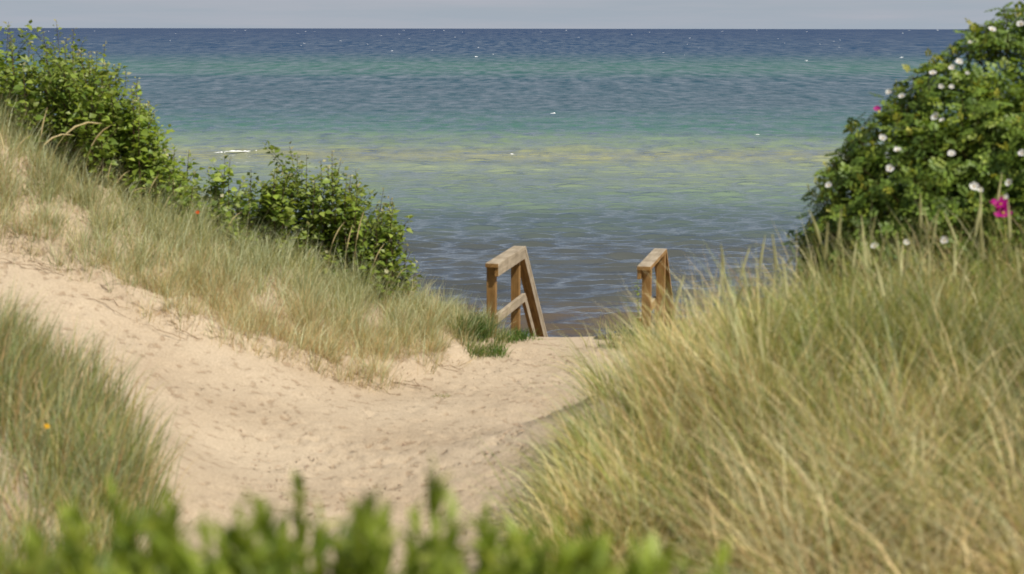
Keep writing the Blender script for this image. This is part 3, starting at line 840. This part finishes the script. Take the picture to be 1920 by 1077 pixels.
def petal_mesh(name, col, rad, seed):
    r = random.Random(seed); mb = MB()
    for k in range(5):
        a = k * 2 * math.pi / 5 + r.uniform(-0.15, 0.15); cup = r.uniform(0.15, 0.55)
        rows = [(0.08, 0.06), (0.45, 0.38), (0.85, 0.46), (1.0, 0.26)]
        V = []
        for (rr, ww) in rows:
            z = rad * (cup * rr * rr + r.uniform(-0.05, 0.05))
            for s in (-1, 0, 1):
                x, y = rr * rad * (1.0 if s == 0 else 0.95), s * ww * rad
                V.append((x * math.cos(a) - y * math.sin(a), x * math.sin(a) + y * math.cos(a), z + (0.08 * rad * abs(s)) + r.uniform(-.03, .03) * rad))
        F = []
        for i in range(3):
            for j in range(2):
                q = i * 3 + j; F.append((q, q + 1, q + 4, q + 3))
        mb.add(V, F, [tuple(c * r.uniform(0.92, 1.0) for c in col) for _ in V])
    return mb.mesh(name, M_PETAL)
WHITE_ME = [petal_mesh('petals', (0.80, 0.78, 0.76), 0.040, s) for s in range(4)]
PINK_ME = [petal_mesh('petals', (0.42, 0.008, 0.21), 0.050, s + 9) for s in range(2)]
def centre_mesh():
    import bmesh
    bm = bmesh.new(); bmesh.ops.create_icosphere(bm, subdivisions=2, radius=0.009)
    for v in bm.verts: v.co *= random.uniform(0.75, 1.25); v.co.z *= 0.6
    me = bpy.data.meshes.new('flower_centre'); bm.to_mesh(me); bm.free()
    a = me.color_attributes.new('col', 'FLOAT_COLOR', 'POINT')
    for d in a.data: d.color = (0.55, 0.36, 0.04, 1)
    me.materials.append(M_PETAL); return me
CENTRE_ME = centre_mesh()

def rose_bush():
    blobs = []
    for px, py, Y, r_ in [(1590, 478, 10.6, .30), (1640, 385, 10.7, .34), (1705, 310, 10.8, .38), (1790, 240, 10.9, .42), (1880, 195, 11.0, .48), (1970, 150, 11.1, .50),
                          (1690, 470, 10.3, .42), (1780, 390, 10.3, .48), (1890, 330, 10.35, .52), (1850, 500, 10.0, .46), (1990, 380, 10.2, .6), (1980, 520, 10.0, .6),
                          (2100, 200, 11.0, .75), (2200, 420, 10.6, .8), (2350, 230, 11.2, .9), (2450, 450, 10.9, .9),
                          (1760, 520, 11.2, .5), (1900, 400, 11.6, .6), (2100, 350, 11.9, .8)]:
        blobs.append((at(px - 8, py, Y), r_ + 0.03))
    c0 = sum((b[0] for b in blobs), Vector()) / len(blobs)
    gx, gy = c0.x, c0.y
    root = empty('rose_bush', (gx, gy, gz(gx, gy)))
    tag(root, 'large dark green rose bush dotted with white blooms above the tall grass', 'rose bush')
    o0 = root.location.copy()
    r = random.Random(77)
    cen = np.array([tuple(b[0]) for b in blobs]); rad = np.array([b[1] for b in blobs])
    LM, LC, LK = [], [], []
    mb = MB()
    def depth(p): return float(np.max(rad - np.linalg.norm(cen - np.array(p)[None], axis=1)))
    for bi, (c, rr) in enumerate(blobs):
        n = int(4 * math.pi * rr * rr * 118)
        for k in range(n):
            d = Vector((r.gauss(0, 1), r.gauss(0, 1), r.gauss(0, 1))).normalized()
            lay = r.random()
            q = rr * (r.uniform(0.97, 1.12) if lay < 0.58 else r.uniform(0.62, 0.97))
            p = c + d * q
            if depth(p) > (0.11 if lay < 0.58 else 0.2): continue
            if p.z < gz(p.x, p.y) - 0.1: continue
            if d.y > 0.55 and p.y > 11.2: continue
            ax = (d + Vector((0, 0, 0.55))).normalized()
            # a short shoot with a whorl of compound leaves
            V, F = tube_np([p - ax * 0.16 - o0, p - o0 + ax * 0.01], [0.004, 0.002], 3)
            mb.add(V, F, (0.10, 0.075, 0.030))
            ph = r.uniform(0, 6.28); nl = r.randint(5, 7)
            yellow = r.random() < 0.13
            for j in range(nl):
                ph += 6.283 / nl + r.uniform(-0.4, 0.4)
                u = ax.cross(Vector((0.2, 0.9, 0.4))).normalized(); v = ax.cross(u)
                el = r.uniform(-0.15, 0.8)
                dd = (u * math.cos(ph) + v * math.sin(ph)) * math.cos(el) + ax * math.sin(el)
                pp = p - ax * r.uniform(0, 0.09)
                s = r.uniform(0.65, 1.1)
                up = (ax + Vector((r.uniform(-.45, .45), r.uniform(-.45, .45), r.uniform(-.2, .4)))).normalized()
                LM.append(orient(pp - o0, dd, up, s))
                young = yellow and j < 2
                if young: LM[-1] = orient(pp - o0 + ax * 0.03, (dd * 0.4 + ax).normalized(), up, s * 0.6)
                LC.append(4 if young else r.choice([0, 0, 1, 1, 2, 3]))
                inframe = 1.0 if (p.x / p.y) < 0.325 else -3
                LK.append(-d.y + 0.3 * d.z + (0.4 if lay < 0.58 else -1) + inframe + r.uniform(0, 0.9))
    obj('branchwork', mb.mesh('branchwork', M_STEM), root)
    order = sorted(range(len(LM)), key=lambda i: -LK[i])
    for i in order[:300]:
        lo = obj('leaf', ROSE_ME[LC[i]], root); lo.matrix_local = LM[i]
    rest = order[300:]
    V, F, C = bake([LM[i] for i in rest], [ROSE_COLS[LC[i]] for i in rest], RLV, RLF)
    C = C * np.repeat(RNG.uniform(0.75, 1.25, len(rest)), len(RLV))[:, None]
    tag(obj('foliage', mesh_np('foliage', V, F, M_ROSE, C), root), kind='stuff')
    # blooms on the surface of the bush
    def surface(px, py):
        a = at(px, py, 8.5); b = at(px, py, 12.5)
        for k in range(400):
            p = a.lerp(b, k / 400)
            if depth(p) > -0.07: return p
        # nearest approach when the ray only grazes the bush
        best = max(range(400), key=lambda k: depth(a.lerp(b, k / 400)))
        return a.lerp(b, best / 400)
    fl = [(1860, 56, 1.0), (1914, 46, 1.1), (1798, 117, 1.0), (1785, 128, .9), (1749, 138, .95), (1765, 163, .7), (1784, 164, .7), (1667, 174, .85), (1691, 181, .9), (1754, 220, 1.1), (1767, 226, .7),
          (1655, 260, 1.0), (1683, 282, .95), (1784, 289, .95), (1669, 317, 1.0), (1554, 348, .9), (1826, 351, 1.1), (1838, 357, .7), (1891, 343, .9), (1883, 371, 1.0), (1916, 288, .9), (1771, 452, 1.0), (1640, 462, .95), (1700, 455, .75), (1819, 80, .5), (1814, 138, .55), (1622, 458, .5)]
    pk = [(1876, 384, 1.0), (1881, 401, 1.1), (1866, 382, .6), (1645, 206, .5)]
    for i, (px, py, s) in enumerate(fl + pk):
        pink = i >= len(fl)
        p = surface(px, py)
        tocam = (Vector((0, 0, CAM_H)) - p).normalized()
        k = int(np.argmin(np.linalg.norm(cen - np.array(p)[None], axis=1) - rad))
        nrm = (p - blobs[k][0]).normalized()
        d = (nrm * 0.6 + Vector((0, 0, 0.8)) + tocam * 0.7 + Vector((r.uniform(-.4, .4), r.uniform(-.3, .3), r.uniform(-.3, .3)))).normalized()
        me = r.choice(PINK_ME) if pink else r.choice(WHITE_ME)
        rot = d.to_track_quat('Z', 'Y').to_matrix().to_4x4() @ Matrix.Rotation(r.uniform(0, 6.28), 4, 'Z')
        f = obj('flower', me, root)
        f.matrix_local = Matrix.Translation(p + tocam * (0.07 if pink else 0.0) - o0) @ rot @ Matrix.Scale(s * (1.0 if pink else 0.66), 4)
        if pink: f['label'] = 'deep magenta bloom'
        c = obj('flower_centre', CENTRE_ME, f); c.location = (0, 0, 0.006)
    return root
rose_bush()

# ------------------------------------------------------------------ flowering grass stalks
def stalk_variant(h, arch, head, thick, seed, col_s, col_h):
    r = random.Random(seed)
    n = 9; pts = []; p = Vector((0, 0, 0)); a = 0.06
    for i in range(n + 1):
        pts.append(p.copy()); t = i / n
        a = 0.05 + arch * t ** 2.2
        p = p + Vector((math.sin(a), 0, math.cos(a))) * (h / n)
    k = int(n * (1 - head))
    m1 = MB(); V, F = tube_np(pts[:k + 1], [0.0026] * (k + 1), 4); m1.add(V, F, col_s)
    m2 = MB(); hp = pts[k:]
    fine = []
    for i in range(len(hp) - 1):
        for j in range(4): fine.append(hp[i].lerp(hp[i + 1], j / 4))
    fine.append(hp[-1])
    q = len(fine)
    rad = [thick * (0.25 + 0.75 * math.sin(math.pi * min(1, (i + 1.2) / q) ** 0.8)) * r.uniform(0.8, 1.2) for i in range(q)]; rad[-1] = 0.0008
    V, F = tube_np(fine, rad, 5); m2.add(V, F, col_h)
    # bristling spikelets
    for i in range(2, q - 1):
        for s in range(4):
            an = r.uniform(0, 6.28); b = fine[i]; d = (fine[i + 1] - fine[i]).normalized()
            u = d.cross(Vector((0.1, 1, 0.2))).normalized(); v = d.cross(u)
            o = (u * math.cos(an) + v * math.sin(an)); w = d.cross(o)
            V = [b + o * rad[i] * 0.5 - w * 0.0018, b + o * rad[i] * 0.5 + w * 0.0018, b + o * rad[i] * 1.7 + d * 0.018]
            m2.add(V, [(0, 1, 2)], col_h)
    return m1.mesh('stem', M_GRASS), m2.mesh('seed_head', M_GRASS)
ST_L = [stalk_variant(0.72, a, 0.24, 0.0065, s, (0.42, 0.38, 0.17), (0.64, 0.55, 0.30)) for s, a in ((1, 0.35), (2, 1.3), (3, 2.1), (4, 0.8))]
ST_R = [stalk_variant(0.95, a, 0.22, 0.0080, s, (0.36, 0.37, 0.15), (0.58, 0.56, 0.29)) for s, a in ((11, 0.15), (12, 0.35), (13, 0.6))]
def stalk(var, x, y, rz, s, label, group):
    root = empty('grass_stalk', (x, y, gz(x, y) - 0.01), rz); root.scale = (s, s, s)
    tag(root, label, 'grass stalk', group)
    obj('stem', var[0], root); obj('seed_head', var[1], root)
# on the left ridge: tips read from the photograph
for (px, tip, Y, v, rz, s) in [(85, 200, 15.5, 0, 0.2, .95), (160, 225, 15.4, 2, 0.3, 1.15), (60, 250, 15.3, 1, 0.1, .9), (205, 232, 15.6, 1, -0.2, 1.2), (112, 248, 15.4, 2, 0.5, .9), (0, 245, 15.3, 3, 2.2, .9),
                             (215, 300, 15.8, 0, 0.3, 1), (250, 318, 15.8, 1, 0.2, .9), (290, 350, 15.9, 2, 0.1, .9), (330, 360, 15.9, 3, 0.2, .9), (345, 395, 15.9, 0, 0.4, .85), (300, 325, 15.9, 3, 0.2, .9), (130, 300, 15.4, 3, -0.5, .8),
                             (640, 415, 16.4, 3, 0.2, .9), (660, 420, 16.5, 0, 0.2, .95), (678, 395, 16.5, 0, 0.0, 1.05), (720, 455, 16.6, 3, 0.3, .9), (520, 450, 16.2, 0, 0.3, .7), (455, 395, 16.2, 1, 0.3, .8), (590, 460, 16.4, 3, 0.5, .7), (770, 500, 16.9, 1, 0.2, .8)]:
    var = ST_L[v]
    tipx = max(q.co.x for q in var[1].vertices) * s; tiph = max(q.co.z for q in var[1].vertices) * s
    P = at(px, tip, Y); bx = P.x - tipx * math.cos(rz); byy = Y - tipx * math.sin(rz)
    need = P.z - gz(bx, byy)
    s2 = s * min(1.5, max(0.55, need / tiph))
    stalk(var, bx, byy, rz, s2, 'arching straw-coloured flowering grass stalk on the dune ridge by the shrubs', 'flowering grass stalks on the dune ridge')
rs = random.Random(31)
for k in range(56):
    x = rs.uniform(0.75, 3.3); y = rs.uniform(7.6, 9.6)
    if x / y < 0.08: continue
    stalk(rs.choice(ST_R), x, y, rs.uniform(0, 6.28), rs.uniform(0.82, 1.06), 'upright pale green flowering stalk rising from the tall golden grass', 'flowering stalks in the tall grass')

# ------------------------------------------------------------------ foreground shoots, far out of focus
def shoot_variant(h, seed):
    r = random.Random(seed)
    pts = [Vector((0.02 * math.sin(t * 2 + seed), 0.02 * math.sin(t * 1.3 + seed * 2), h * t)) for t in np.linspace(0, 1, 6)]
    m1 = MB(); V, F = tube_np(pts, [0.004, 0.0036, 0.0032, 0.0026, 0.002, 0.001], 5); m1.add(V, F, (0.15, 0.17, 0.05))
    lv, lf = leaf_shape(0.060, 0.024, 0.3, 0.12)
    M_, C_ = [], []
    n = int(h / 0.0072); ph = 0
    for k in range(n):
        t = 0.12 + 0.88 * k / n
        q = min(4, int(t * 5)); p = pts[q].lerp(pts[q + 1], t * 5 - q)
        ph += 2.4 + r.uniform(-.3, .3)
        el = 0.45 + 0.5 * t + r.uniform(-0.45, 0.4)
        d = Vector((math.cos(ph) * math.cos(el), math.sin(ph) * math.cos(el), math.sin(el)))
        M_.append(orient(p, d, Vector((0, 0, 1)), r.uniform(0.7, 1.15) * (1 - 0.35 * max(0, t - 0.8) / 0.2)))
        C_.append([(0.215, 0.285, 0.032), (0.280, 0.350, 0.045), (0.130, 0.195, 0.024), (0.40, 0.43, 0.09)][r.choice([0, 0, 1, 1, 2, 3])])
    V, F, C = bake(M_, C_, lv, lf)
    return m1.mesh('stem', M_STEM), mesh_np('foliage', V, F, M_LEAF, C), h
SHOOTS = [shoot_variant(h, s) for s, h in ((1, 0.60), (2, 0.72), (3, 0.55), (4, 0.66))]
fore = [(95, 975, 3.2), (135, 985, 3.4), (195, 960, 3.3), (225, 1000, 3.0), (285, 935, 3.3), (318, 925, 3.2), (355, 1000, 2.9), (400, 965, 3.3), (432, 925, 3.1), (470, 945, 3.3), (500, 985, 2.9), (545, 930, 3.1), (592, 940, 3.2), (612, 980, 3.0), (650, 1000, 3.2),
        (690, 895, 3.0), (735, 905, 3.1), (770, 985, 3.2), (800, 965, 3.0), (845, 1005, 3.2), (880, 1000, 2.9), (915, 1020, 3.1), (955, 1035, 3.0), (985, 1010, 3.2), (1025, 1020, 3.0), (1060, 1045, 2.9), (1110, 1035, 3.1), (1150, 1050, 3.0), (1205, 1050, 3.1),
        (160, 1030, 2.8), (260, 1020, 2.8), (380, 1030, 2.7), (450, 1010, 2.8), (520, 1030, 2.7), (575, 1015, 2.8), (670, 990, 2.7), (715, 1000, 2.8), (745, 1030, 2.7), (820, 1035, 2.7), (900, 1050, 2.7), (1000, 1055, 2.7), (60, 1050, 2.8), (630, 1040, 2.7), (320, 1040, 2.7), (1090, 1060, 2.8)]
_r = random.Random(5)
fore += [(_r.uniform(70, 1180), 1000 + 70 * _r.random(), _r.uniform(2.6, 3.4)) for _ in range(88)]
rf = random.Random(3)
for (px, py, Y) in fore:
    Y *= 0.86; P = at(px, py + 6 + (16 if py < 985 else 0) * rf.random(), Y); var = rf.choice(SHOOTS)
    g = gz(P.x, P.y); s = (P.z - g + 0.02) / var[2]
    root = empty('leafy_shoot', (P.x, P.y, g - 0.02), rf.uniform(0, 6.28)); root.scale = (max(0.9, min(1.15, s)),) * 2 + (s,)
    root.rotation_euler[0] = rf.uniform(-.16, .16); root.rotation_euler[1] = rf.uniform(-.2, .2)
    tag(root, 'blurred bright green leafy shoot growing where the sandy path begins', 'plant', 'blurred green shoots in the foreground')
    obj('stem', var[0], root); obj('foliage', var[1], root)

# ------------------------------------------------------------------ small plants and litter
def weed(name, label, P, n, L0, L1, cols, spread, lean, group=None, wid=(0.005, 0.009)):
    x = P[:, 0] + RNG.normal(0, spread, len(P)); y = P[:, 1] + RNG.normal(0, spread, len(P))
    z = ground(x, y) - 0.01
    m = len(x); ang = RNG.uniform(0, 6.28, m)
    c = pick(m, cols, [1] * len(cols))
    V, F, C = blades(np.stack([x, y, z], -1), RNG.uniform(L0, L1, m), wind_mix(ang, R(100), lean), np.abs(RNG.normal(.3, .2, m)), np.abs(RNG.normal(.8, .4, m)), RNG.uniform(wid[0], wid[1], m), c * 0.9, c)
    cx, cy = float(x.mean()), float(y.mean()); cz = gz(cx, cy)
    o = obj(name, mesh_np(name, V - np.array([[cx, cy, cz]]), F, M_GRASS, C)); o.location = (cx, cy, cz)
    return tag(o, label, 'weed', group)
LUSH = np.array([0.085, 0.170, 0.028]); LIME = np.array([0.150, 0.230, 0.045]); DARKG = np.array([0.050, 0.110, 0.022])
def along(a, b, n):
    A, B = at(*a), at(*b); t = RNG.random(n)[:, None]
    return np.array(A)[None] * (1 - t) + np.array(B)[None] * t
weed('weed_clump', 'lush green weeds at the foot of the left slope beside the handrail post', along((865, 668, 16.7), (915, 655, 17.1), 600), 600, 0.12, 0.36, [LUSH, LIME, DARKG], 0.07, 0.4)
weed('weed_clump', 'dark green weeds growing between the two posts of one handrail', along((940, 648, 17.4), (985, 640, 17.9), 420), 420, 0.06, 0.20, [LUSH, DARKG, LIME], 0.06, 0.3)
weed('runner_weed', 'low green runner weed lying on the sand before the handrail', along((880, 682, 16.4), (945, 664, 16.9), 260), 260, 0.08, 0.20, [LIME, LUSH], 0.045, 0.6)
weed('weed_tuft', 'tiny lone green tuft growing on the bare sand path', along((815, 738, 14.7), (840, 736, 14.7), 70), 70, 0.03, 0.08, [LUSH, OLIVE], 0.02, 0.2)
weed('weed_clump', 'low dark weed at the edge of the stairs on the sand crest', along((1003, 637, 17.75), (1018, 636, 17.8), 40), 40, 0.02, 0.05, [LUSH, OLIVE], 0.02, 0.2)

weed('weed_tuft', 'long green grass tuft hiding the foot of the grass-buried handrail', along((1140, 645, 17.25), (1290, 640, 17.2), 520), 520, 0.15, 0.48, [OLIVE, LUSH, PALE], 0.09, -0.3)
def slender(px, py, Y):
    P = at(px, py, Y); g = gz(P.x, P.y); h = P.z - g
    root = empty('slender_weed', (P.x, P.y, g)); tag(root, 'slender upright leafy weed touching the grass-buried handrail post', 'weed')
    pts = [Vector((0.02 * math.sin(3 * t), 0, h * t)) for t in np.linspace(0, 1, 7)]
    m1 = MB(); V, F = tube_np(pts, [0.005, 0.005, 0.004, 0.004, 0.003, 0.002, 0.001], 4); m1.add(V, F, (0.09, 0.13, 0.03))
    obj('stem', m1.mesh('stem', M_STEM), root)
    r = random.Random(4); ms, cs = [], []
    for k in range(46):
        t = 0.25 + 0.75 * k / 46; q = min(5, int(t * 6)); p = pts[q].lerp(pts[q + 1], t * 6 - q)
        a = k * 2.4; el = r.uniform(0, 0.8)
        ms.append(orient(p, Vector((math.cos(a) * math.cos(el), math.sin(a) * math.cos(el), math.sin(el))), Vector((0, 0, 1)), r.uniform(.7, 1.2))); cs.append(r.choice(LEAF_COLS[:4]))
    lv, lf = leaf_shape(0.06, 0.022)
    V, F, C = bake(ms, cs, lv, lf); obj('foliage', mesh_np('foliage', V, F, M_LEAF, C), root)
slender(1194, 525, 17.1)

def small_flower(px, py, Y, col, rad, label, name):
    P = at(px, py, Y); g = gz(P.x, P.y)
    root = empty(name, (P.x, P.y, g)); tag(root, label, 'flower')
    h = max(0.05, P.z - g)
    m1 = MB(); V, F = tube_np([Vector((0, 0, h * t)) + Vector((0.02 * math.sin(t * 3), 0, 0)) for t in (0, .33, .66, 1)], [0.002] * 4, 4); m1.add(V, F, (0.12, 0.17, 0.05))
    obj('stem', m1.mesh('stem', M_STEM), root)
    f = obj('petals', petal_mesh('petals', col, rad, int(px)), root); f.location = (0.003, 0, h); f.rotation_euler = (R(50), 0, 0.3)
    c = obj('flower_centre', CENTRE_ME, root); c.location = (0.003, -0.004, h + 0.004); c.scale = (.6, .6, .6)
small_flower(370, 399, 16.0, (0.60, 0.09, 0.02), 0.020, 'single orange red poppy in the dune grass below the shrubs', 'poppy')
small_flower(87, 800, 8.6, (0.85, 0.48, 0.02), 0.015, 'single small yellow flower in the blue-green grass clump', 'yellow_flower')

# dry roots and twigs along the eroded grass edge
rt = random.Random(19)
for k in range(16):
    i = rt.randint(2, len(edge) - 3); t = rt.random()
    p = edge[i].lerp(edge[i + 1], t); a = rt.uniform(-0.7, 0.7) + (math.pi if rt.random() < .5 else 0)
    ln = rt.uniform(0.25, 0.7); x, y = p.x + rt.uniform(-.1, .1), p.y - rt.uniform(0.0, 0.28)
    pts = []
    for s in np.linspace(0, 1, 8):
        xx = x + math.cos(a) * ln * (s - .5) + 0.03 * math.sin(s * 9 + k); yy = y - 0.25 * math.sin(a) * ln * (s - .5) + 0.03 * math.cos(s * 7 + k)
        pts.append(Vector((xx, yy, gz(xx, yy) + 0.012 + 0.05 * math.sin(s * math.pi) * rt.random())))
    o0 = pts[0].copy()
    V, F = tube_np([q - o0 for q in pts], [0.0015, 0.003, 0.0035, 0.003, 0.003, 0.0025, 0.002, 0.001], 5)
    mb = MB(); mb.add(V, F, (0.24, 0.165, 0.10))
    o = obj('dry_root', mb.mesh('dry_root', M_STEM)); o.location = o0
    tag(o, 'thin dry brown root trailing over sand below the grass edge', 'root', 'dry roots along the eroded grass edge')

# brown bits over the path: plant litter that also paints the shade of dimples
def litter():
    n = 900; r = np.random.default_rng(44)
    px = 420 + 660 * r.random(n) ** 0.7; py = 660 + 330 * r.random(n) ** 0.8
    Pn, k = [], 0
    Y = np.interp(py, [632, 690, 760, 850, 1000], [18.0, 16.2, 14.2, 12.0, 9.8])
    x = (px - CX) / FPX * Y * 1.02; y = Y
    clum = vnoise(x * 2.2, y * 2.2, 3) > -0.25
    x, y = x[clum], y[clum]; m = len(x)
    z = ground(x, y) + 0.012
    a = r.uniform(0, math.pi, m); L = r.uniform(0.006, 0.03, m); Wd = r.uniform(0.003, 0.009, m); H = r.uniform(0.004, 0.012, m)
    base = np.array([(-1, 0, -.3), (0, -1, -.3), (1, 0, -.3), (0, 1, -.3), (0.1, 0.1, 1)])
    V = np.zeros((m, 5, 3))
    ca, sa = np.cos(a)[:, None], np.sin(a)[:, None]
    bx, by = base[None, :, 0] * L[:, None], base[None, :, 1] * Wd[:, None]
    V[:, :, 0] = x[:, None] + bx * ca - by * sa; V[:, :, 1] = y[:, None] + bx * sa + by * ca; V[:, :, 2] = z[:, None] + base[None, :, 2] * H[:, None]
    off = (np.arange(m) * 5)[:, None, None]
    F = (off + np.array([(0, 1, 4), (1, 2, 4), (2, 3, 4), (3, 0, 4)])[None]).reshape(-1, 3)
    c = np.repeat(np.array([(0.30, 0.21, 0.14), (0.38, 0.28, 0.19), (0.20, 0.14, 0.095), (0.42, 0.32, 0.22)])[r.integers(0, 4, m)], 5, axis=0)
    o = obj('litter_dimple_shade', mesh_np('litter_dimple_shade', V.reshape(-1, 3), F, M_STEM, c))
    tag(o, 'small brown bits of plant litter and painted dimple shade strewn over the sand path', 'litter', kind='stuff')
litter()
